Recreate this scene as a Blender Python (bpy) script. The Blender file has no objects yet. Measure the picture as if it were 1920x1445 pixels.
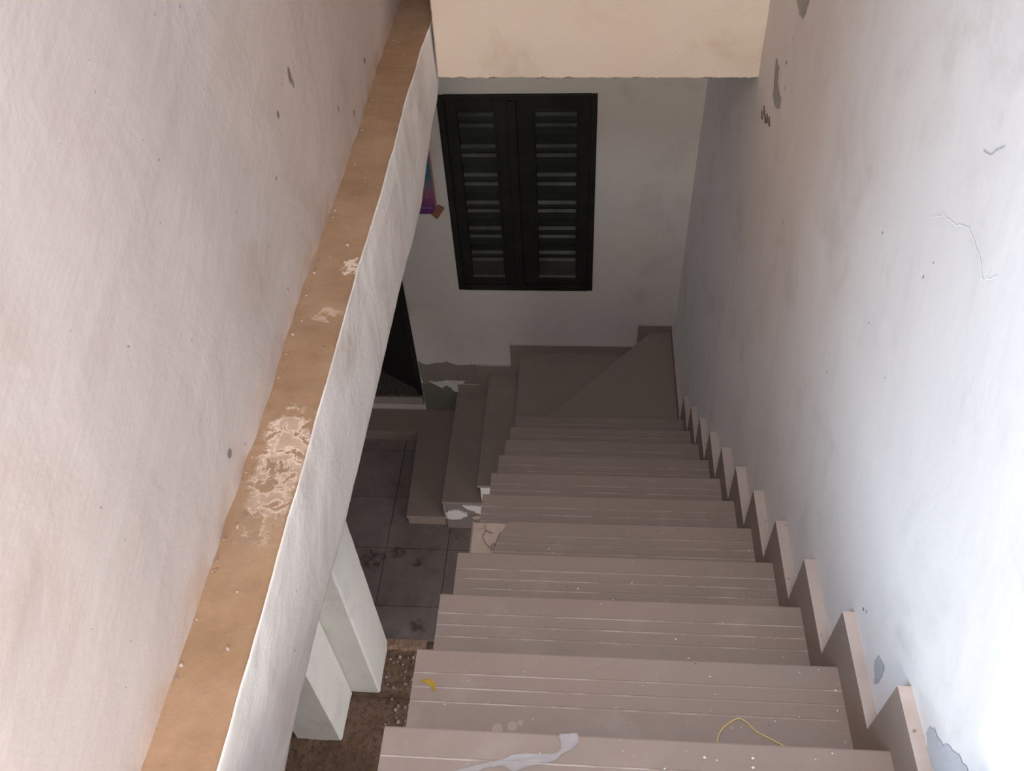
import bpy, math, random
from mathutils import Matrix, Vector, noise
random.seed(7)
sc = bpy.context.scene
C = sc.collection
# ------------------------------------------------------------------ camera, sky, lights, exposure
cam_d = bpy.data.cameras.new('camera'); cam = bpy.data.objects.new('camera', cam_d); C.objects.link(cam)
F, PITCH, ROLL, YAW = 1606.86, -0.831, -0.0694, -0.1175
cam_d.sensor_width = 36.0; cam_d.lens = 36.0 * F / 1920.0; cam_d.clip_start = 0.02
fw = Vector((math.sin(YAW)*math.cos(PITCH), math.cos(YAW)*math.cos(PITCH), math.sin(PITCH)))
rt0 = Vector((math.cos(YAW), -math.sin(YAW), 0)); up0 = rt0.cross(fw)
rt = rt0*math.cos(ROLL) + up0*math.sin(ROLL); up = -rt0*math.sin(ROLL) + up0*math.cos(ROLL)
cam.matrix_world = Matrix(((rt.x, up.x, -fw.x, .3558), (rt.y, up.y, -fw.y, -.5931), (rt.z, up.z, -fw.z, 1.615), (0, 0, 0, 1)))
sc.camera = cam

w = bpy.data.worlds.new('sky'); sc.world = w; w.use_nodes = True
w.node_tree.nodes['Background'].inputs[0].default_value = (.80, .90, 1.0, 1)
w.node_tree.nodes['Background'].inputs[1].default_value = 1.0

def area(name, loc, direction, sx, sy, power, col):
    d = bpy.data.lights.new(name, 'AREA'); d.shape = 'RECTANGLE'; d.size = sx; d.size_y = sy; d.energy = power; d.color = col
    o = bpy.data.objects.new(name, d); C.objects.link(o); o.location = loc
    o.rotation_euler = Vector(direction).to_track_quat('-Z', 'Z').to_euler()
    return o
# daylight entering through the opening of the upper room (left) and the doorway behind the viewer
area('daylight_side_door', (-1.75, -1.6, .95), (1, 0.5, -0.1), 1.3, 1.3, 90, (.43, .72, 1.0))
area('daylight_doorway', (0.25, -2.55, .98), (0, 1, 0), 1.2, 1.5, 118, (1.0, .93, .83))
area('fill_overhead', (0.30, -.70, 2.88), (0, 0, -1), 1.1, 0.9, 50, (.88, .90, 1.0))  # added lamp overhead, brightens the treads and ledge
area('fill_under_stairs', (1.0, .55, -2.5), (-1, 0.1, -.0), 1.25, 1.2, 26, (1.0, .95, .95))  # added lamp beneath the flight, brightens the pillar
area('fill_ground_back', (0.2, -2.6, -2.1), (-.2, 1, -.0), 1.2, 1.9, 15, (1.0, .84, .74))  # added unseen lamp for the near faces of the pillar
area('fill_ground_left', (-3.25, 2.3, -1.7), (1, 0, -.1), 1.1, 1.1, 2.6, (1.0, .94, .94))  # added unseen lamp that lifts the dim floor tiles
sc.view_settings.view_transform = 'Standard'; sc.view_settings.look = 'None'
sc.view_settings.gamma = 1.0; sc.view_settings.use_curve_mapping = False
sc.view_settings.exposure = 0.0

# ------------------------------------------------------------------ helpers
def tag(o, label=None, cat=None, group=None, kind=None):
    if label: o['label'] = label
    if cat: o['category'] = cat
    if group: o['group'] = group
    if kind: o['kind'] = kind
    return o
class MB:
    def __init__(s): s.v = []; s.f = []; s.m = []
    def face(s, pts, m=0):
        i = len(s.v); s.v += [tuple(p) for p in pts]; s.f.append(tuple(range(i, i+len(pts)))); s.m.append(m)
    def box(s, a, b, m=0):
        x0, y0, z0 = a; x1, y1, z1 = b; i = len(s.v)
        s.v += [(x0,y0,z0),(x1,y0,z0),(x1,y1,z0),(x0,y1,z0),(x0,y0,z1),(x1,y0,z1),(x1,y1,z1),(x0,y1,z1)]
        for q in ((0,3,2,1),(4,5,6,7),(0,1,5,4),(1,2,6,5),(2,3,7,6),(3,0,4,7)):
            s.f.append(tuple(i+k for k in q)); s.m.append(m)
    def prism(s, poly, axis, a, b, m=0, mcap=None, edge_m=None):
        # poly: 2D points in the two remaining axes (in xyz order)
        def P(p, t):
            q = list(p); q.insert(axis, t); return tuple(q)
        i = len(s.v); n = len(poly)
        s.v += [P(p, a) for p in poly] + [P(p, b) for p in poly]
        mc = m if mcap is None else mcap
        s.f.append(tuple(i+k for k in reversed(range(n)))); s.m.append(mc)
        s.f.append(tuple(i+n+k for k in range(n))); s.m.append(mc)
        for k in range(n):
            j = (k+1) % n
            s.f.append((i+k, i+j, i+n+j, i+n+k)); s.m.append(m if edge_m is None else edge_m[k])
    def grid(s, fn, us, vs, m=0):
        i = len(s.v); nu, nv = len(us), len(vs)
        s.v += [tuple(fn(u, v)) for u in us for v in vs]
        for a in range(nu-1):
            for b in range(nv-1):
                s.f.append((i+a*nv+b, i+(a+1)*nv+b, i+(a+1)*nv+b+1, i+a*nv+b+1)); s.m.append(m)
    def mesh(s, name, mats):
        me = bpy.data.meshes.new(name); me.from_pydata(s.v, [], s.f)
        for m in (mats if isinstance(mats, (list, tuple)) else [mats]): me.materials.append(m)
        me.polygons.foreach_set('material_index', s.m)
        import bmesh
        bm = bmesh.new(); bm.from_mesh(me); bmesh.ops.recalc_face_normals(bm, faces=bm.faces); bm.to_mesh(me); bm.free()
        me.update(); return me
    def build(s, name, mats, parent=None, bevel=0, smooth=False):
        o = bpy.data.objects.new(name, s.mesh(name, mats)); C.objects.link(o)
        if parent: o.parent = parent
        if bevel:
            b = o.modifiers.new('bevel', 'BEVEL'); b.width = bevel; b.segments = 2; b.limit_method = 'ANGLE'
        if smooth:
            for p in o.data.polygons: p.use_smooth = True
        return o
def empty(name, loc=(0, 0, 0)):
    o = bpy.data.objects.new(name, None); C.objects.link(o); o.location = loc; o.empty_display_size = .05; return o
def lin(a, b, n): return [a + (b-a)*k/(n-1) for k in range(n)]
def nz(x, y, z=0, s=1.0): return noise.noise(Vector((x*s, y*s, z*s)))
def interp(t, pts):
    if t <= pts[0][0]: return pts[0][1]
    for (a, va), (b, vb) in zip(pts, pts[1:]):
        if t <= b: return va + (vb-va)*(t-a)/(b-a)
    return pts[-1][1]
def sstep(t): t = max(0, min(1, t)); return t*t*(3-2*t)

# ------------------------------------------------------------------ materials
class NT:
    def __init__(s, name, world=False):
        s.m = bpy.data.materials.new(name); s.m.use_nodes = True; s.t = s.m.node_tree
        s.b = s.t.nodes['Principled BSDF']; s.co = s.t.nodes.new('ShaderNodeNewGeometry').outputs['Position'] if world else s.t.nodes.new('ShaderNodeTexCoord').outputs['Object']
    def n(s, kind, **kw):
        o = s.t.nodes.new('ShaderNode'+kind)
        for k, v in kw.items(): setattr(o, k, v)
        return o
    def l(s, a, b): s.t.links.new(a, b)
    def noise(s, scale, detail=4, rough=.55, stretch=None, rot=None, dist=0):
        t = s.n('TexNoise'); t.inputs['Scale'].default_value = scale; t.inputs['Detail'].default_value = detail
        t.inputs['Roughness'].default_value = rough; t.inputs['Distortion'].default_value = dist
        if stretch or rot:
            mp = s.n('Mapping')
            if rot: mp.inputs['Rotation'].default_value = rot
            s.l(s.co, mp.inputs['Vector']); v = mp.outputs[0]
            if stretch:
                m2 = s.n('Mapping'); m2.inputs['Scale'].default_value = stretch; s.l(v, m2.inputs['Vector']); v = m2.outputs[0]
            s.l(v, t.inputs['Vector'])
        else: s.l(s.co, t.inputs['Vector'])
        return t.outputs['Fac']
    def ramp(s, fac, a, b, va=0.0, vb=1.0):
        r = s.n('MapRange'); r.interpolation_type = 'SMOOTHSTEP'
        r.inputs[1].default_value = a; r.inputs[2].default_value = b; r.inputs[3].default_value = va; r.inputs[4].default_value = vb
        s.l(fac, r.inputs[0]); return r.outputs[0]
    def mix(s, fac, a, b):
        x = s.n('Mix', data_type='RGBA')
        for inp, val in ((0, fac), (6, a), (7, b)):
            if isinstance(val, (tuple, list)): x.inputs[inp].default_value = (*val, 1) if len(val) == 3 else val
            elif isinstance(val, (int, float)): x.inputs[inp].default_value = val
            else: s.l(val, x.inputs[inp])
        return x.outputs[2]
    def math(s, op, a, b=None):
        x = s.n('Math', operation=op)
        for i, v in ((0, a), (1, b)):
            if v is None: continue
            if isinstance(v, (int, float)): x.inputs[i].default_value = v
            else: s.l(v, x.inputs[i])
        return x.outputs[0]
    def sep(s):
        x = s.n('SeparateXYZ'); s.l(s.co, x.inputs[0]); return x.outputs
    def blob(s, c, r, edge=.35, nscale=14, namp=.9):
        # irregular patch mask around point c with radii r, ragged by noise
        mp = s.n('Mapping'); mp.vector_type = 'TEXTURE'
        mp.inputs['Location'].default_value = c; mp.inputs['Scale'].default_value = r
        s.l(s.co, mp.inputs['Vector'])
        ln = s.n('VectorMath', operation='LENGTH'); s.l(mp.outputs[0], ln.inputs[0])
        d = s.math('ADD', ln.outputs['Value'], s.math('MULTIPLY', s.math('SUBTRACT', s.noise(nscale, 5, .65), .5), namp*2))
        return s.ramp(d, 1.0-edge*.5, 1.0+edge*.5, 1.0, 0.0)
    def bump(s, h, strength=.3, dist=.01):
        b = s.n('Bump'); b.inputs['Strength'].default_value = strength; b.inputs['Distance'].default_value = dist
        s.l(h, b.inputs['Height']); s.l(b.outputs[0], s.b.inputs['Normal'])
    def out(s, col, rough=.8, spec=.3):
        if isinstance(col, (tuple, list)): s.b.inputs['Base Color'].default_value = (*col, 1)
        else: s.l(col, s.b.inputs['Base Color'])
        if isinstance(rough, (int, float)): s.b.inputs['Roughness'].default_value = rough
        else: s.l(rough, s.b.inputs['Roughness'])
        s.b.inputs['Specular IOR Level'].default_value = spec
        return s.m

def plaster(name, base, tint, smudge, streak=None, speck=.74, bump=.35, extra=None, smudge_amt=.55, streak_rot=None, streak_amt=.4, sm_scale=3.2):
    k = NT(name)
    c = k.mix(k.ramp(k.noise(1.3, 3), .35, .7), base, tint)
    c = k.mix(k.math('MULTIPLY', k.ramp(k.noise(sm_scale, 6, .62, dist=.4), .50, .76), smudge_amt), c, smudge)
    st = None
    if streak:
        st = k.noise(1.0, 5, .6, stretch=streak, rot=streak_rot)
        c = k.mix(k.math('MULTIPLY', k.ramp(st, .5, .8), streak_amt), c, smudge)
    sp = k.ramp(k.noise(55, 2, .5), speck, speck+.03)
    c = k.mix(k.math('MULTIPLY', sp, .75), c, (.16, .12, .10))
    if extra: c = extra(k, c)
    h = k.math('ADD', k.math('MULTIPLY', k.noise(4, 4, .5, dist=.5), 2.0), k.math('MULTIPLY', k.noise(60, 3, .6), .12))
    if st is not None: h = k.math("ADD", h, k.math("MULTIPLY", st, .8))
    k.bump(h, bump, .012)
    return k.out(c, .85, .2)

def left_extra(k, c):
    x, y, z = k.sep()
    a = k.blob((-.344, 1.75, .62), (.5, .75, .42), .9, 4, .5)            # brown damp stain towards the far end
    c = k.mix(k.math('MULTIPLY', a, .22), c, (.42, .27, .16))
    low = k.ramp(z, .21, .29, 1.0, 0.0)                                  # grime along the ledge
    c = k.mix(k.math('MULTIPLY', low, k.ramp(k.noise(7, 4), .35, .65, .1, .55)), c, (.42, .27, .18))
    return c
M_left = plaster('plaster_left', (.465, .402, .38), (.49, .43, .405), (.40, .315, .27), streak=(3, 1.0, 11), streak_rot=(math.radians(-18), 0, 0), extra=left_extra, bump=.26, smudge_amt=.6, sm_scale=2.2, streak_amt=.5)
def right_extra(k, c):
    a = k.blob((.95, 2.1, .12), (.4, .95, .8), .9, 4, .4)
    c = k.mix(k.math('MULTIPLY', a, .35), c, (.55, .40, .30))
    return c
M_right = plaster('plaster_right', (.69, .66, .65), (.70, .675, .67), (.44, .38, .36), streak=(3, 9, 1.4), streak_rot=(math.radians(20), 0, 0), speck=.77, bump=.12, extra=right_extra, smudge_amt=.45, streak_amt=.22)
M_lintel = plaster('plaster_lintel', (.51, .405, .33), (.52, .435, .36), (.36, .25, .18), speck=.76)
M_far = plaster('plaster_far', (.56, .515, .48), (.57, .51, .465), (.39, .33, .295), speck=.78)
M_fascia = plaster('plaster_fascia', (.77, .73, .70), (.77, .69, .65), (.54, .45, .39), streak=(3, 1.2, 10), speck=.76, bump=.5)
M_pier = plaster('plaster_pier', (.62, .62, .58), (.60, .57, .53), (.42, .37, .33), speck=.78)
M_room = plaster('plaster_room', (.66, .58, .52), (.66, .60, .55), (.50, .42, .36))
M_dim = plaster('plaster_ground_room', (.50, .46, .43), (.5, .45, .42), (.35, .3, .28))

def ledge_mat():
    k = NT('dusty_ledge')
    c = k.mix(k.ramp(k.noise(5, 5), .35, .7), (.25, .152, .088), (.315, .20, .124))
    c = k.mix(k.math('MULTIPLY', k.ramp(k.noise(22, 4), .5, .75), .4), c, (.28, .17, .10))
    n1 = k.noise(26, 5, .62, dist=.6)
    ring = k.math('SUBTRACT', k.ramp(n1, .44, .475), k.math('MULTIPLY', k.ramp(n1, .50, .56), .55))
    m1 = k.math('MULTIPLY', k.blob((-.272, .46, .193), (.055, .16, .2), .35, 22, .8), ring)
    m2 = k.math('MULTIPLY', k.blob((-.245, 1.10, .193), (.022, .03, .2), .2, 40, 1.3), k.ramp(k.noise(60, 3), .38, .5))
    m3 = k.math('MULTIPLY', k.blob((-.268, .92, .193), (.035, .026, .2), .3, 40, 1.2), k.ramp(k.noise(55, 3), .42, .6, 0, .45))
    m = k.math('MAXIMUM', m1, k.math('MAXIMUM', m2, m3))
    c = k.mix(k.math('MULTIPLY', m, .8), c, (.62, .49, .40))
    wet = k.math('MULTIPLY', k.blob((-.28, .36, .193), (.06, .12, .2), .2, 22, .8), .35)
    c = k.mix(wet, c, (.27, .19, .13))
    d = k.ramp(k.noise(46, 2), .72, .75)
    c = k.mix(k.math('MULTIPLY', d, .7), c, (.14, .08, .05))
    d2 = k.ramp(k.noise(80, 2), .74, .77)
    c = k.mix(k.math('MULTIPLY', d2, .6), c, (.62, .48, .36))
    k.bump(k.math('ADD', k.noise(20, 5, .6), k.math('MULTIPLY', m, .4)), .4, .008)
    return k.out(c, .9, .15)
M_ledge = ledge_mat()

def tile_mat(name, a, b, dust, rough=.42, dustamt=.35, spec=.4):
    k = NT(name)
    c = k.mix(k.ramp(k.noise(2.5, 4), .35, .68), a, b)
    c = k.mix(k.math('MULTIPLY', k.ramp(k.noise(7, 6, .65), .5, .8), dustamt), c, dust)
    c = k.mix(k.math('MULTIPLY', k.ramp(k.noise(120, 2), .73, .76), .5), c, (.62, .57, .53))
    k.bump(k.noise(60, 3), .06, .004)
    return k.out(c, k.ramp(k.noise(8, 4), .3, .7, rough, rough+.18), spec)
M_tread = tile_mat('stair_tile', (.27, .208, .175), (.256, .199, .169), (.375, .31, .272), spec=.22)
k = NT('groove_dust'); M_groove = k.out(k.mix(k.ramp(k.noise(9, 4, .6), .40, .62), (.30, .235, .20), (.43, .365, .325)), .8, .2)
M_mortar = plaster('mortar', (.42, .32, .26), (.50, .40, .33), (.26, .17, .12), speck=.72, bump=.6)
M_lip = plaster('broken_lip', (.26, .165, .12), (.32, .22, .165), (.15, .09, .065), bump=.6)
M_mortar_strip = plaster('skirting_top_mortar', (.42, .345, .305), (.48, .40, .36), (.30, .22, .18), speck=.70, bump=.4)
M_concrete = plaster('bare_concrete', (.26, .22, .195), (.30, .25, .22), (.16, .12, .10), speck=.7, bump=.6)
def floor_mat():
    k = NT('floor_tile', True)
    c = k.mix(k.ramp(k.noise(3, 5, .6), .35, .7), (.175, .142, .130), (.25, .205, .188))
    c = k.mix(k.math('MULTIPLY', k.ramp(k.noise(9, 6, .65), .48, .72), .6), c, (.11, .088, .08))
    for p, r in (((-.95, 2.22, -3.17), (.07, .07, .3)), ((-.80, 2.27, -3.17), (.05, .04, .3)), ((-.66, 2.2, -3.17), (.03, .03, .3)), ((-.6, 1.75, -3.17), (.05, .05, .3))):
        c = k.mix(k.math('MULTIPLY', k.math('MULTIPLY', k.blob(p, r, .6, 18, .9), k.ramp(k.noise(30, 4), .4, .6, .25, 1)), .75), c, (.05, .035, .03))
    k.bump(k.noise(25, 4), .12, .006)
    return k.out(c, .55, .35)
M_floor = floor_mat()
M_grout = NT('grout').out((.075, .060, .055), .95, .1)
def dirt_mat():
    k = NT('bare_dirty_floor')
    c = k.mix(k.ramp(k.noise(4, 5, .6), .35, .7), (.17, .105, .072), (.23, .155, .11))
    c = k.mix(k.ramp(k.noise(30, 5, .7), .48, .62), c, (.12, .085, .07))
    k.bump(k.noise(35, 5, .65), .6, .015)
    return k.out(c, .95, .1)
M_dirt = dirt_mat()
def terrazzo():
    k = NT('sill_terrazzo')
    v = k.n('TexVoronoi'); v.inputs['Scale'].default_value = 140; k.l(k.co, v.inputs['Vector'])
    c = k.mix(k.ramp(v.outputs['Distance'], .25, .5), (.20, .17, .15), (.06, .055, .05))
    return k.out(c, .6, .3)
M_sill = terrazzo()
M_sill_edge = NT('sill_edge').out((.30, .26, .24), .6, .3)
def black_mat(name, col, rough=.5):
    k = NT(name)
    c = k.mix(k.ramp(k.noise(6, 5), .4, .75), col, tuple(x*1.7 for x in col))
    return k.out(c, rough, .25)
M_black = black_mat('black_paint', (.010, .0098, .0092), .55)
M_panel = black_mat('dark_green_panel', (.010, .013, .010), .6)
M_slat_lit = black_mat('slat_lit_grey', (.075, .075, .066), .7)  # pale grey stands in for light falling on the slat tops
M_face_lit = black_mat('slat_face_lit', (.026, .026, .021), .7)  # mid tone stands in for light caught by the lowest slat face
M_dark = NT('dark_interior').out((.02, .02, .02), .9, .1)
M_patch = plaster('exposed_render', (.30, .26, .24), (.34, .31, .29), (.2, .17, .15), bump=.6)
M_patch_blue = plaster('exposed_grey_render', (.40, .40, .42), (.44, .44, .46), (.3, .3, .32), bump=.5)
M_cement = plaster('cement_band', (.21, .17, .155), (.25, .21, .19), (.12, .095, .085), bump=.7)
M_green = plaster('mossy_cement', (.15, .145, .115), (.18, .17, .14), (.1, .09, .07), bump=.6)
M_white = plaster('white_plaster', (.62, .60, .57), (.66, .63, .60), (.45, .41, .38), bump=.5)
M_gouge = NT('gouge').out((.22, .17, .145), .95, .1)
M_crack = NT('hairline').out((.78, .79, .80), .8, .2)

# ------------------------------------------------------------------ dimensions
G, R, W = .25, .2049, .9242            # going, rise, flight width
XL, XI = -.2183, -.3441                # slab edge, upper left wall face
YF = 3.408                             # far wall face
ZS = .1933                             # ledge / upper floor level
ZB = -.165                             # underside of slab
ZF = -3.17                             # ground floor
def xw(y, z):                          # face of the (slightly bulging) right wall
    return .949 + .040*math.exp(-((y-2.2)/1.0)**2)*sstep((z+1.9)/1.9) + .0025*nz(y, z, 3, 2.2)

# ------------------------------------------------------------------ room shell
m = MB()
def wgrid(y0, y1, z0, z1): m.grid(lambda y, z: (xw(y, z), y, z), lin(y0, y1, max(3, int((y1-y0)/.06))), lin(z0, z1, max(3, int((z1-z0)/.07)))); m.box((1.06, y0, z0), (1.12, y1, z1))
DY0, DY1, DZ = -.10, 1.20, -1.85                     # added opening for the fill lamp under the flight (out of view)
wgrid(DY1, YF+.1, -3.4, 2.9); wgrid(-2.7, DY0, -3.4, 2.9); wgrid(DY0, DY1, DZ, 2.9)
wr = tag(m.build('wall_right', M_right, smooth=True), 'tall whitewashed plaster wall running down along the right of the stairs', kind='structure')

m = MB()
def lf(y, z): return (XI + .003*nz(y, z, 1, 3) - .008*sstep((y-.6)/.3) + .004*sstep((y-1.0)/.4) - .010*sstep((y-1.6)/.6) + .005*max(0, 1-(z-ZS)/.04)*nz(y, 0, 5, 14), y, z)
m.grid(lf, lin(-.33, 2.98, 170), lin(ZS-.02, ZS+.12, 10)[:-1] + lin(ZS+.12, 2.9, 60))
m.box((XI-.16, -.33, ZS), (XI-.02, 2.98, 2.9))
wl = tag(m.build('wall_left', M_left, smooth=True), 'pinkish rough plaster wall rising above the brown ledge on the left', kind='structure')

# slab edge: dusty brown ledge on top, white fascia in front (one continuous concrete band)
top_pts = [(-2.7, XL), (.35, XL), (.61, -.2215), (.86, -.221), (1.1, -.2245), (1.46, -.219), (2.0, -.226), (2.3, -.222), (2.45, -.216), (2.7, -.214)]
bot_pts = [(-2.7, -.15), (-.05, -.149), (.11, -.135), (.32, -.142), (.525, -.170), (1.425, -.174), (1.67, -.187), (1.9, -.196), (2.08, -.150), (2.23, -.118), (2.40, -.075), (2.48, -.02)]
ys = lin(-2.7, -.7, 8)[:-1] + lin(-.7, 2.52, 260)
def jag(y, s, a): return a*nz(y, s, 0, 16) + a*.5*nz(y, s, 4, 47)
bands = [(b, 0) for b in (0, .012, .03, .1, .2, .35, .5, .65, .8, .9, .97, .988, 1)]
def fas(y, t):
    zt = ZS + jag(y, 2, .001); zb = interp(y, bot_pts) + jag(y, 7, .004)
    xt = interp(y, top_pts) + jag(y, 3, .0012)
    xb = XL + sstep((y-2.3)/.2)*.012
    z = zt + (zb-zt)*t; x = xt + (xb-xt)*t
    x += .003*nz(y, z, 9, 5) - (.002 if t in (0, 1) else 0)
    return (x, y, z)
m = MB()
m.grid(fas, ys, [b[0] for b in bands])
m.grid(lambda y, t: (fas(y, 1.0)[0]-t, y, fas(y, 1.0)[2] - sstep(t/.3)*.02), ys, [0, .03, .3])
tag(m.build('trim_1', M_fascia, smooth=True), 'whitewashed slab edge band below the brown ledge', kind='structure')
m = MB()
def led(y, t):
    e = fas(y, 0)
    return (e[0] + (XI-.04-e[0])*t, y, e[2] + (.002*nz(y, t, 2, 9) if 0 < t < 1 else 0) + .004*sstep(t*6) - .003)
m.grid(led, [y + (0 if y < 2.5 else .0) for y in ys] + [2.6, 2.75, 2.98], [0, .03, .1, .25, .45, .65, .85, 1])
tag(m.build('trim_2', M_ledge, smooth=True), 'long dusty brown ledge between the left wall and white slab edge', kind='structure')
# upper floor slab and ceiling of the ground floor
m = MB(); m.box((-3.3, -2.7, -.16), (-.30, YF, ZS-.006)); m.box((-.30, -2.7, -.16), (1.0, -.26, ZS-.006))
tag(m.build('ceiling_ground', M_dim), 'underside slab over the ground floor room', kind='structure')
m = MB(); m.box((-.30, 2.56, .02), (1.0, YF+.1, .17))
tag(m.build('ceiling_landing', M_far), 'slab over the far winder landing', kind='structure')
m = MB(); m.box((-3.3, -2.7, 2.9), (1.1, -1.2, 3.0)); m.box((-3.3, -.2, 2.9), (1.1, YF, 3.0)); m.box((-3.3, -1.2, 2.9), (-.30, -.2, 3.0)); m.box((.90, -1.2, 2.9), (1.1, -.2, 3.0))  # gap left for the added overhead lamp
tag(m.build('ceiling', M_room), 'ceiling of the upper room', kind='structure')

# lintel wall across the stairwell
def lin_front(x, t):
    zb = .006 + .010*(x-.3) + (.0035*nz(x, 0, 0, 30) + .0035*nz(x, 3, 0, 75) if t == 0 else 0)
    z = zb + t; s = (x+.205)/1.195
    y = 2.452 - .05*s + min(t, .4)*.09 + .003*nz(x, z, 0, 6)
    return (x, y, z)
xs = lin(-.206, 1.0, 160)
m = MB(); m.grid(lin_front, xs, [0, .012, .05, .1, .18, .28, .4, .8, 1.6, 2.9])
m.grid(lambda x, t: (x, lin_front(x, 0)[1] + t*.13, lin_front(x, 0)[2] + .004*t), xs, [0, .05, .4, 1])
m.box((-.19, 2.57, .0), (1.0, 2.62, 2.9)); m.box((-.40, 2.95, .0), (-.19, 3.0, 2.9)); m.box((-.205, 2.492, .03), (-.16, 3.0, 2.9))
lw = tag(m.build('wall_lintel', M_lintel, smooth=True), 'cream plaster lintel wall spanning the far end of the stairwell', kind='structure')
# chips missing along its lower edge
for (cx, cw, ch) in ((-.115, .022, .008), (.195, .02, .007), (.295, .018, .008), (.47, .010, .004), (.54, .008, .005), (.80, .016, .005), (.0, .01, .004)):
    m = MB(); n = 9; z0 = .006 + .010*(cx-.3) - .002
    poly = [(cx-cw, z0-.002)] + [(cx-cw+2*cw*k/n, z0 + ch*(.25+.6*math.sin(math.pi*k/n))*random.uniform(.4, 1.2)) for k in range(1, n)] + [(cx+cw*random.uniform(.8, 1.3), z0-.002)]
    y = lin_front(cx, .004)[1]; m.prism(poly, 1, y-.004, y+.01)
    m.build('plaster_chip', M_gouge, lw)
# vertical crack where lintel meets the slab edge
m = MB()
for k in range(24):
    z0, z1 = k*.016, (k+1)*.016
    j = lambda z: .0012*nz(z, 0, 0, 90)
    m.face([(-.207+j(z0), 2.448+z0*.09, z0), (-.204+j(z0), 2.447+z0*.09, z0), (-.204+j(z1), 2.447+z1*.09, z1), (-.207+j(z1), 2.448+z1*.09, z1)])
m.build('joint_crack', M_gouge, lw)

# far wall with a window hole and a door hole
WX0, WX1, WZ0, WZ1 = -.402, .418, -1.905, -.600
DX1 = -.757
m = MB(); t = .12
def wq(x0, x1, z0, z1): m.grid(lambda x, z: (x, YF + .003*nz(x, z, 8, 3), z), lin(x0, x1, max(2, int((x1-x0)/.06))), lin(z0, z1, max(2, int((z1-z0)/.06))))
wq(DX1+.0, WX0, -3.3, .1); wq(WX0, WX1, -3.3, WZ0); wq(WX0, WX1, WZ1, .1); wq(WX1, 1.05, -3.3, .1); wq(-1.55, DX1, -1.02, .1); wq(-3.3, -1.55, -3.3, .1)
wq(-1.55, DX1, -3.3, -3.0)
for (x, z0, z1) in ((WX0, WZ0, WZ1), (WX1, WZ0, WZ1), (DX1, -3.0, -1.02), (-1.55, -3.0, -1.02)):
    m.face([(x, YF, z0), (x, YF+t, z0), (x, YF+t, z1), (x, YF, z1)])
for z, x0, x1 in ((WZ0, WX0, WX1), (WZ1, WX0, WX1), (-1.02, -1.55, DX1)):
    m.face([(x0, YF, z), (x1, YF, z), (x1, YF+t, z), (x0, YF+t, z)])
wf = tag(m.build('wall_far', M_far, smooth=False), 'greyish plaster wall at the bottom holding the black shuttered window', kind='structure')

# other enclosing walls
m = MB(); m.box((-3.4, -2.7, -3.4), (-3.3, 1.7, -.16)); m.box((-3.4, 2.9, -3.4), (-3.3, YF, -.16)); m.box((-3.4, 1.7, -3.4), (-3.3, 2.9, -2.3)); m.box((-3.4, 1.7, -1.1), (-3.3, 2.9, -.16)); tag(m.build('wall_ground_left', M_dim), 'far left wall of the ground floor room', kind='structure')  # gap made for the added left fill lamp
m = MB(); m.box((-3.4, -2.8, -3.4), (-.4, -2.7, -.16)); m.box((.8, -2.8, -3.4), (1.1, -2.7, -.16)); m.box((-.4, -2.8, -1.1), (.8, -2.7, -.16)); tag(m.build('wall_ground_back', M_dim), 'back wall of the ground floor room', kind='structure')  # gap made for the added back fill lamp
m = MB(); m.box((-.7, 3.5, -3.4), (1.1, 3.62, .2)); m.box((-1.75, 4.35, -3.4), (-.6, 4.45, -.9)); m.box((-1.75, YF+.1, -3.4), (-1.65, 4.4, -.9)); m.box((-.72, YF+.1, -3.4), (-.62, 4.4, -.9)); m.box((-1.75, YF+.05, -1.02), (-.62, 4.45, -.9)); m.box((-1.75, 3.5, -3.3), (-.62, 4.45, -3.0))  # added box, painted dark so the space behind the openings stays black
tag(m.build('wall_blackout', M_dark), 'added dark box shutting out sky light behind the door and window', kind='structure')
# upper room behind the viewer: doorway in the back wall, window in the left wall
m = MB()
m.box((-1.9, -2.7, ZS), (-.40, -2.6, 2.9)); m.box((.90, -2.7, ZS), (1.06, -2.6, 2.9)); m.box((-.40, -2.7, 2.50), (.90, -2.6, 2.9))
tag(m.build('wall_back', M_room), 'back wall of the upper room with an open doorway', kind='structure')
m = MB()
m.box((-1.9, -2.7, 1.65), (-1.8, -.5, 2.9)); m.box((-1.9, -2.7, ZS), (-1.8, -2.25, 1.65)); m.box((-1.9, -.95, ZS), (-1.8, -.5, 1.65)); m.box((-1.9, -.5, ZS), (-1.8, -.2, 2.9)); m.box((-1.9, -.3, ZS), (-.5, -.2, 2.9))
tag(m.build('wall_room_left', M_room), 'left wall of the upper room with a window opening', kind='structure')

# ------------------------------------------------------------------ ground floor: tiles, bare strip, rubble lip
m = MB(); m.box((-3.3, 1.667, -3.3), (1.05, YF, ZF-.012))
fl = tag(m.build('floor', M_grout), 'ground floor with worn brown square tiles beside the stairs', kind='structure')
proto = None
yj = [1.672, 1.895, 2.302, 2.700, 3.10, 3.405]; xj = [-2.08, -1.68, -1.28, -.88, -.48, -.08, .32]
tmesh = {}
for a in range(len(xj)-1):
    for b in range(len(yj)-1):
        sx, sy = xj[a+1]-xj[a]-.004, yj[b+1]-yj[b]-.004
        key = round(sy, 3)
        if key not in tmesh:
            t = MB(); t.box((0, 0, -.014), (sx, sy, 0)); tmesh[key] = t.mesh('tile', M_floor)
        o = bpy.data.objects.new('tile', tmesh[key]); C.objects.link(o); o.parent = fl
        o.location = (xj[a]+.002, yj[b]+.002, ZF + random.uniform(-.0015, .0015))
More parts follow.
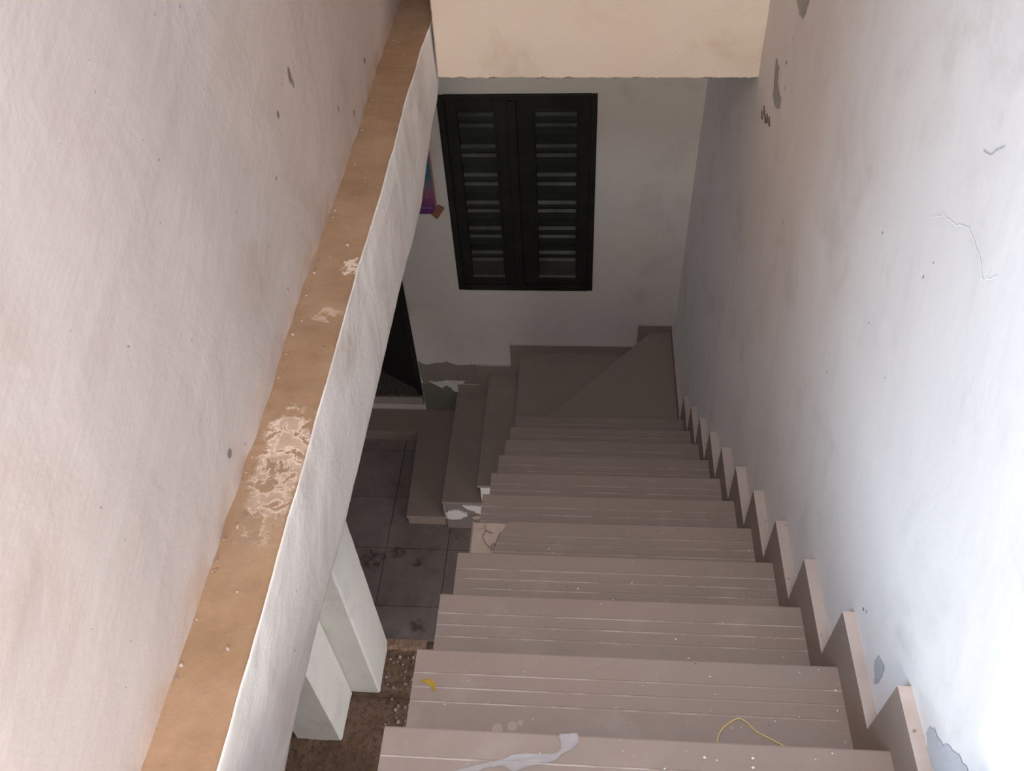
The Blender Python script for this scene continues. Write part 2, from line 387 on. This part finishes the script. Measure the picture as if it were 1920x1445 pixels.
# tile texture must differ between tiles: materials use object space, blotches are baked at world place
m = MB()
def drt(x, y):
    z = -3.205 + .008*nz(x, y, 0, 9) + .004*nz(x, y, 3, 40)
    if 1.335 < y < 1.385: z -= .02
    return (x, y, z)
m.grid(drt, lin(-3.3, 1.05, 120), lin(-2.7, 1.35, 60)[:-1] + lin(1.33, 1.40, 8) + lin(1.41, 1.67, 24))
tag(m.build('floor_bare', M_dirt, smooth=True), 'bare dirty earth strip of floor between the white pillar and stairs', kind='structure')
m = MB()
for k in range(40):
    x0 = -.775 + k*.0062; x1 = x0+.0062
    hh = lambda x: .030 + .016*nz(x, 1, 0, 16) + .006*nz(x, 1, 0, 60)
    yy = lambda x: 1.622 + .022*nz(x, 5, 0, 13) + .006*nz(x, 5, 0, 55)
    m.face([(x0, yy(x0), -3.21), (x1, yy(x1), -3.21), (x1, yy(x1)+.012, -3.205+hh(x1)), (x0, yy(x0)+.012, -3.205+hh(x0))])
    m.face([(x0, yy(x0)+.012, -3.205+hh(x0)), (x1, yy(x1)+.012, -3.205+hh(x1)), (x1, 1.678, -3.169), (x0, 1.678, -3.169)])
m.build('mortar_lip', M_lip, fl)
m = MB()
for k in range(95):
    x = random.uniform(-.75, -.50); y = random.uniform(1.10, 1.60); 
    if abs(y-1.36) < .03: continue
    if x < -.66 and y < 1.3 and random.random() < .6: continue
    s = random.choice((.003, .004, .005, .007, .010)); z = -3.203
    a = random.random()*3
    m.prism([(x+s*math.cos(a+q)*random.uniform(.7, 1.2), y+s*math.sin(a+q)*random.uniform(.7, 1.2)) for q in (0, 1.2, 2.5, 3.7, 5)], 2, z-.006, z+s*1.0, random.choice((0, 1, 1, 1)))
tag(m.build('rubble', [M_mortar_strip, M_concrete]), 'crumbs of plaster rubble scattered on the bare floor by the pillar', 'rubble', kind='stuff')

# ------------------------------------------------------------------ white stepped pillar
pl = empty('pillar', (-1.0, 1.37, -3.2))
def pier(x0, x1, y0, y1, seed):
    m = MB(); zs = lin(-3.22, -.14, 60)
    def ring(z):
        e = .004*nz(z, seed, 0, 9) + .003*nz(z, seed, 3, 35)
        f = .004*nz(z, seed, 7, 9)
        c = .010
        return [(x0, y0), (x1-c+e, y0+f*.4), (x1+e*.3, y0+c+f), (x1+f*.3, y1-c+e), (x1-c, y1), (x0, y1)]
    for za, zb in zip(zs, zs[1:]):
        a, b = ring(za), ring(zb)
        for k in range(6):
            j = (k+1) % 6
            m.face([(*a[k], za), (*a[j], za), (*b[j], zb), (*b[k], zb)])
    return m
o = pier(-1.45, -.768, 1.366, 1.668, 2).build('pillar_body', M_pier); o.parent = pl; o.matrix_parent_inverse = Matrix.Translation((1.0, -1.37, 3.2))
o = pier(-1.186, -.932, 1.08, 1.366, 5).build('pillar_buttress', M_pier); o.parent = pl; o.matrix_parent_inverse = Matrix.Translation((1.0, -1.37, 3.2))
tag(pl, 'white plastered stepped pillar standing on the ground floor left of the stairs', 'pillar')

# ------------------------------------------------------------------ staircase
st = empty('staircase', (0, 0, 0))
tag(st, 'steep brown tiled staircase with grooved treads and turning winders at the bottom', 'staircase')
TT = .022
def groove_profile(y0, y1):
    # cross-section of a tread from back (y0) to nosing (y1); z relative to tread top
    g = [y1-.055, y1-.087, y1-.119]
    top = [(y0, 0)]
    for gy in sorted(g):
        top += [(gy-.0022, 0), (gy-.0016, -.0012), (gy+.0016, -.0012), (gy+.0022, 0)]
    top += [(y1-.004, 0), (y1-.001, -.0015), (y1, -.005)]
    return top
def tread(i, x0=0.0, x1=W, name='tread'):
    zt = -(i-1)*R; y1 = (i-1)*G; y0 = y1-G-.005
    m = MB(); top = groove_profile(y0, y1)
    def seg(xa, xb):
        for (ya, za), (yb, zb) in zip(top, top[1:]):
            mi = 1 if za < -.001 and za == zb and za > -.0013 else 0
            m.face([(xa, ya, zt+za), (xb, ya, zt+za), (xb, yb, zt+zb), (xa, yb, zt+zb)], mi)
        m.face([(xa, y1, zt-.005), (xb, y1, zt-.005), (xb, y1, zt-TT), (xa, y1, zt-TT)])
        m.face([(xa, y0, zt-TT), (xb, y0, zt-TT), (xb, y1, zt-TT), (xa, y1, zt-TT)])
        for x in (xa, xb):
            m.face([(x, y, zt+z) for y, z in top] + [(x, y1, zt-TT), (x, y0, zt-TT)])
    if i == 5:                                           # broken left corner
        xc = [(y0, .075), (y1-.115, .082), (y1-.06, .098), (y1, .128)]
        cut = lambda y: interp(y, xc)
        for (ya, za), (yb, zb) in zip(top, top[1:]):
            mi = 1 if za < -.001 and za == zb and za > -.0013 else 0
            m.face([(cut(ya), ya, zt+za), (x1, ya, zt+za), (x1, yb, zt+zb), (cut(yb), yb, zt+zb)], mi)
            m.face([(cut(ya), ya, zt+za), (cut(yb), yb, zt+zb), (cut(yb), yb, zt-TT), (cut(ya), ya, zt-TT)])
        m.face([(cut(y1), y1, zt-.005), (x1, y1, zt-.005), (x1, y1, zt-TT), (cut(y1), y1, zt-TT)])
        m.face([(x1, y, zt+z) for y, z in top] + [(x1, y1, zt-TT), (x1, y0, zt-TT)])
    else: seg(x0, x1)
    return m.build(name, [M_tread, M_groove], st)
for i in range(0, 12):
    tread(i)
    zt = -(i-1)*R; y1 = (i-1)*G
    m = MB(); m.box((.004, y1-.030, zt-R-.004), (W, y1-.018, zt-TT)); m.build('riser', M_tread, st)
# concrete core of the flight
poly = []
for i in range(0, 12):
    y1 = (i-1)*G-.03; zt = -(i-1)*R-TT
    poly += [(y1-G+.0, zt), (y1, zt)]
poly += [(2.47, -11*R), (2.47, -2.62), (2.36, -2.62), (-.5, -.30), (-.5, R*.5)]
m = MB(); m.prism(poly, 0, .006, W+.02); m.build('concrete_core', M_concrete, st)
# mortar exposed at the broken corner
m = MB()
zt = -4*R
def mor(u, v):
    x = .002 + u*.145; y = .752 + v*.246
    return (x, y, zt - .006 + .004*nz(x, y, 0, 30) - (.006 if u in (0, 1) or v in (0, 1) else 0) - (.012 if (x-.085)**2 + (y-.90)**2 < .012**2 else 0))
m.grid(mor, lin(0, 1, 26), lin(0, 1, 34))
m.box((.003, .753, zt-TT-.01), (.145, .997, zt-.013))
o = m.build('mortar_bed', M_mortar, st); o['label'] = 'sandy mortar exposed where the tread corner broke off'
m = MB()
for pts in ([(.045, .985), (.05, .96), (.042, .935), (.055, .91), (.07, .895)], [(.10, .955), (.092, .93), (.086, .90)], [(.05, .96), (.075, .95)]):
    for (xa, ya), (xb, yb) in zip(pts, pts[1:]):
        d = Vector((xb-xa, yb-ya)).normalized()*.0009
        m.prism([(xa-d.y, ya+d.x), (xa+d.y, ya-d.x), (xb+d.y, yb-d.x), (xb-d.y, yb+d.x)], 2, zt-.004, zt-.0005)
m.prism([(.078, .888), (.09, .885), (.094, .905), (.082, .912)], 2, zt-.006, zt-.0005)
m.build('mortar_crack', M_gouge, st)

# zig-zag skirting along the right wall, one L-shaped tile per step
SA, SH = .0735, .108
for i in range(0, 12):
    zt = -(i-1)*R; y1 = (i-1)*G
    a0, a1 = y1-G+SA, y1+SA
    zn = zt-R
    if i == 11: zn = -11*R
    poly = [(a0, zt), (a1-SA, zt), (a1-SA, zn), (a1, zn), (a1, zt+SH), (a0, zt+SH)]
    m = MB(); m.prism(poly, 0, W, .985, 0, 0, [0, 0, 0, 0, 1, 0])
    o = m.build('skirting_tile', [M_tread, M_mortar_strip], st)
# skirting along the landing by the right wall
zl = -11*R
m = MB(); m.prism([(2.5+SA, zl), (YF-.012, zl), (YF-.012, zl+.06), (2.5+SA, zl+.06)], 0, W+.004, .975, 0, 0, [0, 0, 1, 0]); m.build('skirting_tile', [M_tread, M_mortar_strip], st)

# winders: upper triangle, lower triangle, then steps to the left
def slab(poly, zt, name='winder_tread', th=TT):
    m = MB(); m.prism(poly, 2, zt-th, zt); return m.build(name, M_tread, st, bevel=.002)
Z13, Z14, Z15, Z16 = -12*R, -13*R, -14*R, -15*R
slab([(-.03, 2.44), (W+.004, 2.44), (W+.004, YF-.002), (.812, YF-.002)], zl)
slab([(-.042, 2.44), (.30, 2.44), (.84, YF-.002), (-.042, YF-.002)], Z13)
slab([(-.263, 2.452), (.0, 2.452), (.0, YF-.002), (-.263, YF-.002)], Z14)
slab([(-.505, 2.466), (-.22, 2.466), (-.22, YF-.002), (-.505, YF-.002)], Z15)
slab([(-.763, 2.488), (-.46, 2.488), (-.46, YF-.002), (-1.75, YF-.002), (-1.75, 3.193), (-.785, 3.193)], Z16, 'bottom_step', .03)
m = MB(); m.prism([(-.757, 2.494), (-.46, 2.494), (-.46, YF-.003), (-1.75, YF-.003), (-1.75, 3.198), (-.779, 3.198)], 2, ZF-.02, Z16-.03); m.build('bottom_step_front', M_tread, st)
m = MB()
m.prism([(0, 2.47), (W+.02, 2.47), (W+.02, YF-.003), (.83, YF-.003)], 2, Z13-TT, zl-TT)
m.prism([(-.03, 2.455), (W, 2.455), (W, YF-.003), (-.03, YF-.003)], 2, -3.25, Z13-TT)
m.prism([(-.245, 2.458), (-.03, 2.458), (-.03, YF-.003), (-.245, YF-.003)], 2, -3.25, Z14-TT)
m.build('winder_core', M_white, st)
m = MB(); m.box((-.492, 2.472, -3.24), (-.245, YF-.003, Z15-TT)); m.build('winder_core', M_cement, st)
def patch(name, poly, axis, a, b, mat, parent, jit=.003, sub=4):
    # ragged flat flake: outline subdivided and roughened
    q = []
    n = len(poly)
    for k in range(n):
        p0, p1 = poly[k], poly[(k+1) % n]
        for s in range(sub):
            t = s/sub; x = p0[0]+(p1[0]-p0[0])*t; y = p0[1]+(p1[1]-p0[1])*t
            q.append((x + jit*nz(x, y, 1.3, 60), y + jit*nz(x, y, 7.7, 60)))
    m = MB(); m.prism(q, axis, a, b); return m.build(name, mat, parent)
patch('plaster_flake', [(-.487, -3.05), (-.487, -2.985), (-.47, -2.965), (-.44, -2.955), (-.405, -2.955), (-.385, -2.975), (-.36, -2.99), (-.352, -3.02), (-.375, -3.03), (-.40, -3.055), (-.44, -3.06)], 1, 2.462, 2.474, M_white, st, .010, 5)
patch('plaster_flake', [(-.375, -2.90), (-.247, -2.90), (-.247, -2.985), (-.27, -2.99), (-.30, -2.965), (-.33, -2.95), (-.355, -2.93)], 1, 2.462, 2.474, M_white, st, .010, 5)
patch('plaster_flake', [(-.33, -3.03), (-.29, -3.01), (-.247, -3.01), (-.247, -3.05), (-.31, -3.05)], 1, 2.462, 2.474, M_mortar, st, .006, 4)
m = MB(); m.box((-.498, 2.460, -3.05), (-.488, 2.474, Z15-TT)); m.build('tile_edge', M_sill_edge, st)
# skirting pieces on the far wall
def fsk(x0, x1, z0, z1):
    m = MB(); m.prism([(x0, z0), (x1, z0), (x1, z1), (x0, z1)], 1, YF-.013, YF+.004, 0, 0, [0, 0, 1, 0]); m.build('skirting_tile', [M_tread, M_mortar_strip], st)
fsk(.720, .945, Z13-.02, -2.198); fsk(-.112, .719, Z14-.02, -2.390); fsk(-.345, -.1125, Z15-.02, -2.592); fsk(-.497, -.3455, Z15-.10, -2.785)

# ------------------------------------------------------------------ wear on the walls
patch('bare_cement', [(-.750, -2.575), (-.695, -2.607), (-.648, -2.59), (-.55, -2.572), (-.48, -2.597), (-.418, -2.601), (-.354, -2.589), (-.343, -2.64), (-.343, -2.80), (-.49, -2.80), (-.637, -2.77), (-.735, -2.80), (-.752, -2.716)], 1, YF-.003, YF+.004, M_cement, wf, .012, 6)
patch('bare_cement', [(-.752, -2.79), (-.637, -2.76), (-.49, -2.79), (-.49, -3.08), (-.752, -3.08)], 1, YF-.0025, YF+.004, M_green, wf, .004)
patch('plaster_flake', [(-.698, -2.762), (-.646, -2.771), (-.581, -2.753), (-.442, -2.757), (-.47, -2.80), (-.495, -2.874), (-.528, -2.865), (-.55, -2.824), (-.582, -2.803), (-.608, -2.831), (-.65, -2.805)], 1, YF-.007, YF+.004, M_white, wf, .008, 5)
def rpatch(poly, mat, name='bare_patch', jit=.006):
    y = sum(p[0] for p in poly)/len(poly); z = sum(p[1] for p in poly)/len(poly)
    q = []; n = len(poly)
    for k in range(n):
        p0, p1 = poly[k], poly[(k+1) % n]
        for s in range(4):
            t = s/4; a = p0[0]+(p1[0]-p0[0])*t; b = p0[1]+(p1[1]-p0[1])*t
            q.append((a + jit*nz(a, b, 1.3, 70), b + jit*nz(a, b, 7.7, 70)))
    m = MB(); v0 = [(xw(a, b)-.0012, a, b) for a, b in q]; c = (xw(y, z)-.0012, y, z)
    for k in range(len(v0)): m.face([c, v0[k], v0[(k+1) % len(v0)]])
    return m.build(name, mat, wr)
rpatch([(.190, -.040), (.186, -.012), (.161, .005), (.148, -.003), (.150, -.031), (.148, -.051), (.158, -.072), (.168, -.056), (.182, -.045)], M_patch_blue)
rpatch([(-.005, .133), (-.013, .147), (-.029, .161), (-.047, .173), (-.051, .188), (-.071, .209), (-.098, .23), (-.120, .245), (-.16, .22), (-.13, .16), (-.10, .125), (-.074, .108), (-.050, .108), (-.022, .117)], M_patch_blue, jit=.012)
rpatch([(2.18, .20), (2.12, .20), (2.10, .158), (2.0, .150), (1.99, .12), (2.05, .092), (2.13, .091)], M_patch, jit=.014)
rpatch([(2.06, .449), (1.90, .515), (1.91, .47), (1.93, .445), (1.98, .43)], M_patch, jit=.014)
for dy, dz in ((0, 0), (-.04, -.01), (-.07, .008), (.02, -.03), (-.11, .02)):
    rpatch([(2.24+dy, -.01+dz), (2.225+dy, .004+dz), (2.19+dy, -.012+dz), (2.215+dy, -.03+dz)], M_gouge, 'gouge', .004)
for (y, z, s) in ((2.03, .262, .012), (2.01, .35, .008), (1.98, .20, .010), (1.62, -.05, .010), (2.07, .29, .006), (.30, -.04, .008), (.285, -.025, .005), (.60, .60, .006), (.75, .35, .006), (.9, .1, .007)):
    rpatch([(y-s*.5, z), (y, z+s*.8), (y+s*.4, z), (y, z-s*.7)], M_gouge, 'gouge', .004)
def crack(pts, wd, mat):
    m = MB()
    q = []
    for (a, b), (c, d) in zip(pts, pts[1:]):
        for s in range(5): t = s/5; q.append((a+(c-a)*t + .004*nz(a+t, b, 0, 20), b+(d-b)*t + .004*nz(a, b+t, 5, 20)))
    q.append(pts[-1])
    for (a, b), (c, d) in zip(q, q[1:]):
        v = Vector((c-a, d-b)).normalized()*wd
        m.face([(xw(a, b)-.0012, a-v.y, b+v.x), (xw(a, b)-.0012, a+v.y, b-v.x), (xw(c, d)-.0012, c+v.y, d-v.x), (xw(c, d)-.0012, c-v.y, d+v.x)])
    m.build('hairline_crack', mat, wr)
crack([(.653, .688), (.611, .722), (.568, .738), (.527, .765), (.486, .765), (.449, .76), (.423, .746), (.404, .762), (.39, .781)], .0012, M_crack)
crack([(.572, .871), (.546, .881), (.538, .895), (.519, .913)], .001, M_patch_blue)
# gouges in the left wall and chips on the slab edge
m = MB()
for (y, z, sy, sz) in ((1.29, .63, .012, .030), (1.30, .60, .006, .015), (1.16, .60, .008, .014), (.42, .28, .012, .014), (2.0, .30, .01, .012), (1.75, .26, .008, .016), (1.05, .50, .004, .006), (1.6, .36, .006, .012)):
    x = lf(y, z)[0]+.0015
    p = [(y + sy*math.cos(a)*random.uniform(.5, 1), z + sz*math.sin(a)*random.uniform(.5, 1)) for a in lin(0, 5.6, 9)]
    m.face([(x, a, b) for a, b in p])
m.build('gouge', M_gouge, wl)

# ------------------------------------------------------------------ window: black shutters in the far wall
wn = tag(empty('window_1', ((WX0+WX1)/2, YF, WZ0)), 'black wooden window with two louvred shutters in the far wall', kind='structure')
def child(mb, name, mats, parent, bevel=0, root=wn):
    o = mb.build(name, mats, parent, bevel)
    if parent is root: o.matrix_parent_inverse = Matrix.Translation(-root.location)
    return o
m = MB(); fy0, fy1 = YF-.016, YF+.07
m.box((WX0-.002, fy0, WZ0), (WX0+.035, fy1, WZ1)); m.box((WX1-.030, fy0, WZ0), (WX1+.002, fy1, WZ1))
m.box((WX0+.035, fy0, WZ1-.032), (WX1-.030, fy1, WZ1+.002)); m.box((WX0+.035, fy0, WZ0-.002), (WX1-.030, fy1, WZ0+.038))
child(m, 'window_frame', M_black, wn, .003)
m = MB(); m.box((-.043, fy0-.006, WZ0+.038), (.004, fy1, WZ1-.032)); child(m, 'meeting_stile', M_black, wn, .004)
zsl = [-.722, -.786, -.909, -.967, -1.088, -1.150, -1.272, -1.331, -1.452, -1.512, -1.630, -1.686]
def leaf(x0, x1, px0, px1):
    z0, z1 = WZ0+.038, WZ1-.032; y0, y1 = YF-.006, YF+.035
    m = MB(); m.box((x0, y0, z0), (px0, y1, z1)); m.box((px1, y0, z0), (x1, y1, z1)); m.box((px0, y0, -.695), (px1, y1, z1)); m.box((px0, y0, z0), (px1, y1, -1.806))
    # raised beads round the louvre panel
    for a, b in (((px0-.012, y0-.005, -1.815), (px0-.003, y0, -.688)), ((px1+.003, y0-.005, -1.815), (px1+.012, y0, -.688)), ((px0-.012, y0-.005, -.688), (px1+.012, y0, -.679)), ((px0-.012, y0-.005, -1.824), (px1+.012, y0, -1.815))): m.box(a, b)
    lf_ = child(m, 'shutter', M_black, wn, .003)
    m = MB(); m.box((px0, YF+.026, -1.806), (px1, YF+.034, -.695)); o = m.build('back_panel', M_panel, lf_)
    for k, z in enumerate(zsl):
        # each slat: a board with its thick top edge painted paler as if lit
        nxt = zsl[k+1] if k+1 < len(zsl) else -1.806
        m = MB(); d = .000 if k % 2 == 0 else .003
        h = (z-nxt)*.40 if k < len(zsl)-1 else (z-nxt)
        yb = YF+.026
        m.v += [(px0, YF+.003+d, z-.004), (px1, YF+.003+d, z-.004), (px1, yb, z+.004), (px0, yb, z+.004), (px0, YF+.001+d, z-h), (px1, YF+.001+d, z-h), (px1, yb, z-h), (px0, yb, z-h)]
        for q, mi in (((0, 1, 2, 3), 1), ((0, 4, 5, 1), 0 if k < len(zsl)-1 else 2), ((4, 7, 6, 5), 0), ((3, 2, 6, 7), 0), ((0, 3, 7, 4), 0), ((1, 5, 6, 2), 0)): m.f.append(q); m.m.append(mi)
        m.build('slat', [M_panel, M_slat_lit, M_face_lit], lf_)
    m = MB(); m.box((px0-.004, YF-.008, -1.806), (px1+.004, YF+.02, -1.795)); m.build('slat', [M_slat_lit], lf_)
leaf(WX0+.035, -.043, -.305, -.115)
leaf(.004, WX1-.030, .100, .316)

# ------------------------------------------------------------------ dark door and its sill left of the window
dr = tag(empty('door_1', (-1.15, YF, -2.915)), 'dark ajar door above a terrazzo sill beside the far wall', kind='structure')
m = MB(); m.box((-1.55, YF-.016, -3.0), (-.762, 3.9, -2.93)); o = m.build('door_sill', M_sill_edge, dr); o.matrix_parent_inverse = Matrix.Translation(-dr.location)
m = MB(); m.box((-1.55, YF-.010, -2.93), (-.764, 3.9, -2.915)); o = m.build('sill_top', M_sill, dr); o.matrix_parent_inverse = Matrix.Translation(-dr.location)
m = MB()
d = Vector((-.325, .195)).normalized(); nrm = Vector((-d.y, d.x))
p0 = Vector((-.775, 3.435)); L = .74
q = [p0, p0+d*L, p0+d*L-nrm*.04, p0-nrm*.04]
m.prism([(a.x, a.y) for a in q], 2, -2.908, -1.06); lf_ = m.build('door_leaf', M_black, dr); lf_.matrix_parent_inverse = Matrix.Translation(-dr.location)
m = MB(); m.box((-.79, YF-.004, -2.91), (-.756, YF+.10, -1.03)); m.box((-1.55, YF-.004, -1.06), (-.79, YF+.10, -1.02)); o = m.build('door_frame', M_black, dr); o.matrix_parent_inverse = Matrix.Translation(-dr.location)

# ------------------------------------------------------------------ poster
k = NT('poster_print'); x, y, z = k.sep()
cr = k.n('ValToRGB'); k.l(k.ramp(z, -1.337, -.86), cr.inputs[0])
k.t.nodes[-1]
mr = k.n('MapRange'); mr.inputs[1].default_value = -1.337; mr.inputs[2].default_value = -.86; k.l(z, mr.inputs[0]); k.l(mr.outputs[0], cr.inputs[0])
els = cr.color_ramp.elements
els[0].position = 0; els[0].color = (.12, .02, .14, 1); els[1].position = 1; els[1].color = (.05, .05, .10, 1)
for p, c in ((.10, (.12, .035, .15, 1)), (.20, (.19, .045, .12, 1)), (.30, (.22, .085, .12, 1)), (.42, (.14, .125, .17, 1)), (.55, (.03, .125, .20, 1)), (.66, (.025, .12, .19, 1)), (.80, (.06, .10, .18, 1))):
    e = els.new(p); e.color = c
M_poster = k.out(cr.outputs[0], .45, .4)
M_pink = NT('poster_edge').out((.30, .13, .11), .6, .3)
M_ink = NT('white_ink').out((.40, .33, .40), .6, .2)
M_tape = plaster('brown_tape', (.22, .09, .06), (.26, .12, .08), (.14, .06, .04), bump=.3)
m = MB(); m.box((-.80, YF-.007, -1.337), (-.484, YF-.003, -.86)); po = m.build('poster', M_poster)
tag(po, 'poster fading from blue to purple, taped to the far wall left of the window', 'poster')
m = MB(); m.box((-.484, YF-.008, -1.30), (-.475, YF-.003, -.86)); m.build('poster_edge', M_pink, po)
m = MB()
def stroke(x, z, w_, h_): m.box((x, YF-.0078, z), (x+w_, YF-.0068, z+h_))
for x0 in (-.572, -.559, -.545, -.53, -.519, -.508):                       # illegible white letters
    stroke(x0, -1.300, .0022, .014 if x0 < -.55 else .009); stroke(x0+.005, -1.300, .0022, .009); stroke(x0, -1.300, .007, .002)
stroke(-.556, -1.300, .008, .003); stroke(-.53, -1.222, .014, .003); stroke(-.524, -1.219, .006, .003)
tag(m.build('lettering', M_ink, po), kind='stuff')
m = MB(); m.prism([(-.464, -1.273), (-.432, -1.296), (-.481, -1.372), (-.512, -1.340)], 1, YF-.012, YF-.0082)
o = m.build('tape', M_tape, po); o['label'] = 'torn brown tape on the poster corner'

# ------------------------------------------------------------------ litter on the treads
def curve_tube(name, pts, r, mat):
    c = bpy.data.curves.new(name, 'CURVE'); c.dimensions = '3D'; c.bevel_depth = r; c.bevel_resolution = 2; c.resolution_u = 8
    s = c.splines.new('BEZIER'); s.bezier_points.add(len(pts)-1)
    for b, p in zip(s.bezier_points, pts): b.co = p; b.handle_left_type = b.handle_right_type = 'AUTO'
    tmp = bpy.data.objects.new(name, c); C.objects.link(tmp)
    dg = bpy.context.evaluated_depsgraph_get(); me = bpy.data.meshes.new_from_object(tmp.evaluated_get(dg))
    C.objects.unlink(tmp); bpy.data.objects.remove(tmp)
    me.materials.clear(); me.materials.append(mat)
    for p in me.polygons: p.use_smooth = True
    o = bpy.data.objects.new(name, me); C.objects.link(o); return o
M_string = NT('yellow_string').out((.62, .46, .16), .6, .3)
o = curve_tube('string', [(.650, .060, -R+.0016), (.652, .08, -R+.0016), (.661, .098, -R+.002), (.682, .116, -R+.0016), (.700, .124, -R+.003), (.715, .117, -R+.002), (.732, .100, -R+.0016), (.755, .088, -R+.0016), (.790, .070, -R+.0016)], .0014, M_string)
tag(o, 'thin yellow bent string lying on the second tread near the right', 'string')
M_peel = NT('yellow_peel').out((.42, .27, .04), .6, .3)
m = MB()
cp = [(.020, .172), (.030, .176), (.040, .173), (.048, .165), (.051, .153)]
wv = [.002, .005, .007, .006, .002]; pr = []
for k in range(5):
    a = Vector(cp[max(0, k-1)]); b = Vector(cp[min(4, k+1)]); d = (b-a).normalized(); nn = Vector((-d.y, d.x))*wv[k]
    pr.append((Vector(cp[k])+nn, Vector(cp[k])-nn))
for k in range(4):
    (a, b), (c, d) = pr[k], pr[k+1]; z = -R+.001; zc = -R+.006
    ma, mc = (a+b)/2, (c+d)/2
    m.face([(a.x, a.y, z), (ma.x, ma.y, zc), (mc.x, mc.y, zc), (c.x, c.y, z)]); m.face([(ma.x, ma.y, zc), (b.x, b.y, z), (d.x, d.y, z), (mc.x, mc.y, zc)])
    m.face([(a.x, a.y, z), (b.x, b.y, z), (d.x, d.y, z), (c.x, c.y, z)])
tag(m.build('fruit_peel', M_peel, smooth=True), 'small curved yellow peel on the second tread near its left end', 'peel')

k = NT('clear_plastic_film'); k.b.inputs['Alpha'].default_value = .26; M_film = k.out((.55, .53, .54), .3, .4)
m = MB()
def film(spine, name_seed):
    n = 40; pts = []
    for s in range(n+1):
        t = s/n*(len(spine)-1); k0 = min(int(t), len(spine)-2); u = t-k0
        a, b = spine[k0], spine[k0+1]
        pts.append(tuple(a[q]+(b[q]-a[q])*sstep(u) if q == 2 else a[q]+(b[q]-a[q])*u for q in range(3)))
    rows = []
    for s, (x, y, wd) in enumerate(pts):
        a = pts[max(0, s-1)]; b = pts[min(n, s+1)]; d = Vector((b[0]-a[0], b[1]-a[1])).normalized(); nn = Vector((-d.y, d.x))
        row = []
        for q in lin(-1, 1, 9):
            ww = wd*(1+.25*nz(s*.13, name_seed, 0)); p = Vector((x, y)) + nn*q*ww
            row.append((p.x, p.y, .0012 + .005*abs(nz(p.x, p.y, name_seed, 38)) + .003*(1-abs(q))*abs(nz(s*.22, q*1.5, name_seed)) + (.0025 if abs(q) == 1 else 0)))
        rows.append(row)
    i0 = len(m.v); m.v += [p for r in rows for p in r]
    for a in range(len(rows)-1):
        for q in range(8):
            m.f.append((i0+a*9+q, i0+(a+1)*9+q, i0+(a+1)*9+q+1, i0+a*9+q+1)); m.m.append(0)
film([(.346, .0, .016), (.347, -.010, .018), (.343, -.022, .012), (.334, -.034, .004), (.322, -.044, .006), (.30, -.048, .009), (.270, -.052, .013), (.247, -.058, .014), (.228, -.058, .006), (.20, -.064, .004), (.17, -.075, .006), (.12, -.09, .008)], 3)
o = m.build('plastic_film', M_film, smooth=True)
ss = o.modifiers.new('smooth', 'SUBSURF'); ss.levels = ss.render_levels = 1
sm = o.modifiers.new('thickness', 'SOLIDIFY'); sm.thickness = .0004
tag(o, 'crumpled clear plastic film strip lying on the nearest tread', 'plastic film')
# crumbs of white plaster on the treads
m = MB()
for kx in range(150):
    i = random.choice((0, 1, 1, 1, 2, 2, 2, 3, 3, 3, 4, 4, 5, 6)); 
    x = W*random.random()**.75 - .01 if random.random() < .7 else random.uniform(.6, .91)
    x = max(.02, min(.91, x)); y = (i-1)*G - random.uniform(.005, .24); z = -(i-1)*R
    if i == 5 and x < .15: continue
    s = random.choice((.0008, .001, .0012, .0016, .0024)); a = random.random()*6
    m.prism([(x+s*math.cos(a+q)*random.uniform(.7, 1.6), y+s*math.sin(a+q)) for q in (0, 1.3, 2.6, 3.9, 5.1)], 2, z, z+s*1.2, 0 if random.random() < .85 else 1)
tag(m.build('plaster_crumbs', [M_white, M_gouge]), 'tiny white plaster crumbs scattered over the upper treads', 'crumbs', kind='stuff')
# chalky round spots on the second tread
k = NT('dried_spot'); M_spot = k.out((.345, .27, .24), .7, .2)
for (x, y, s) in ((.195, .079, .011), (.226, .086, .010), (.243, .094, .006)):
    m = MB(); m.prism([(x+s*math.cos(a)*(1+.1*random.random()), y+s*math.sin(a)*(1+.1*random.random())) for a in lin(0, 5.9, 16)], 2, -R, -R+.0004); m.build('dried_spot', M_spot, st)
# grit on the ledge
m = MB()
for kx in range(90):
    y = random.uniform(-.1, 2.5); t = random.choice((random.uniform(.05, .95), random.uniform(.8, .97), random.uniform(.8, .97)))
    p = led(y, t); x = p[0] if p[0] > XI+.006 else XI+.008; s = random.choice((.0008, .0012, .0018, .003)); z = p[2]
    m.prism([(x+s*math.cos(q)*random.uniform(.7, 1.4), y+s*math.sin(q)*random.uniform(.7, 1.4)) for q in (0, 1.2, 2.4, 3.7, 5)], 2, z-.001, z+s*1.1, random.choice((0, 0, 1)))
tag(m.build('grit', [M_gouge, M_mortar_strip]), 'dark and pale grit strewn along the brown ledge', 'grit', kind='stuff')
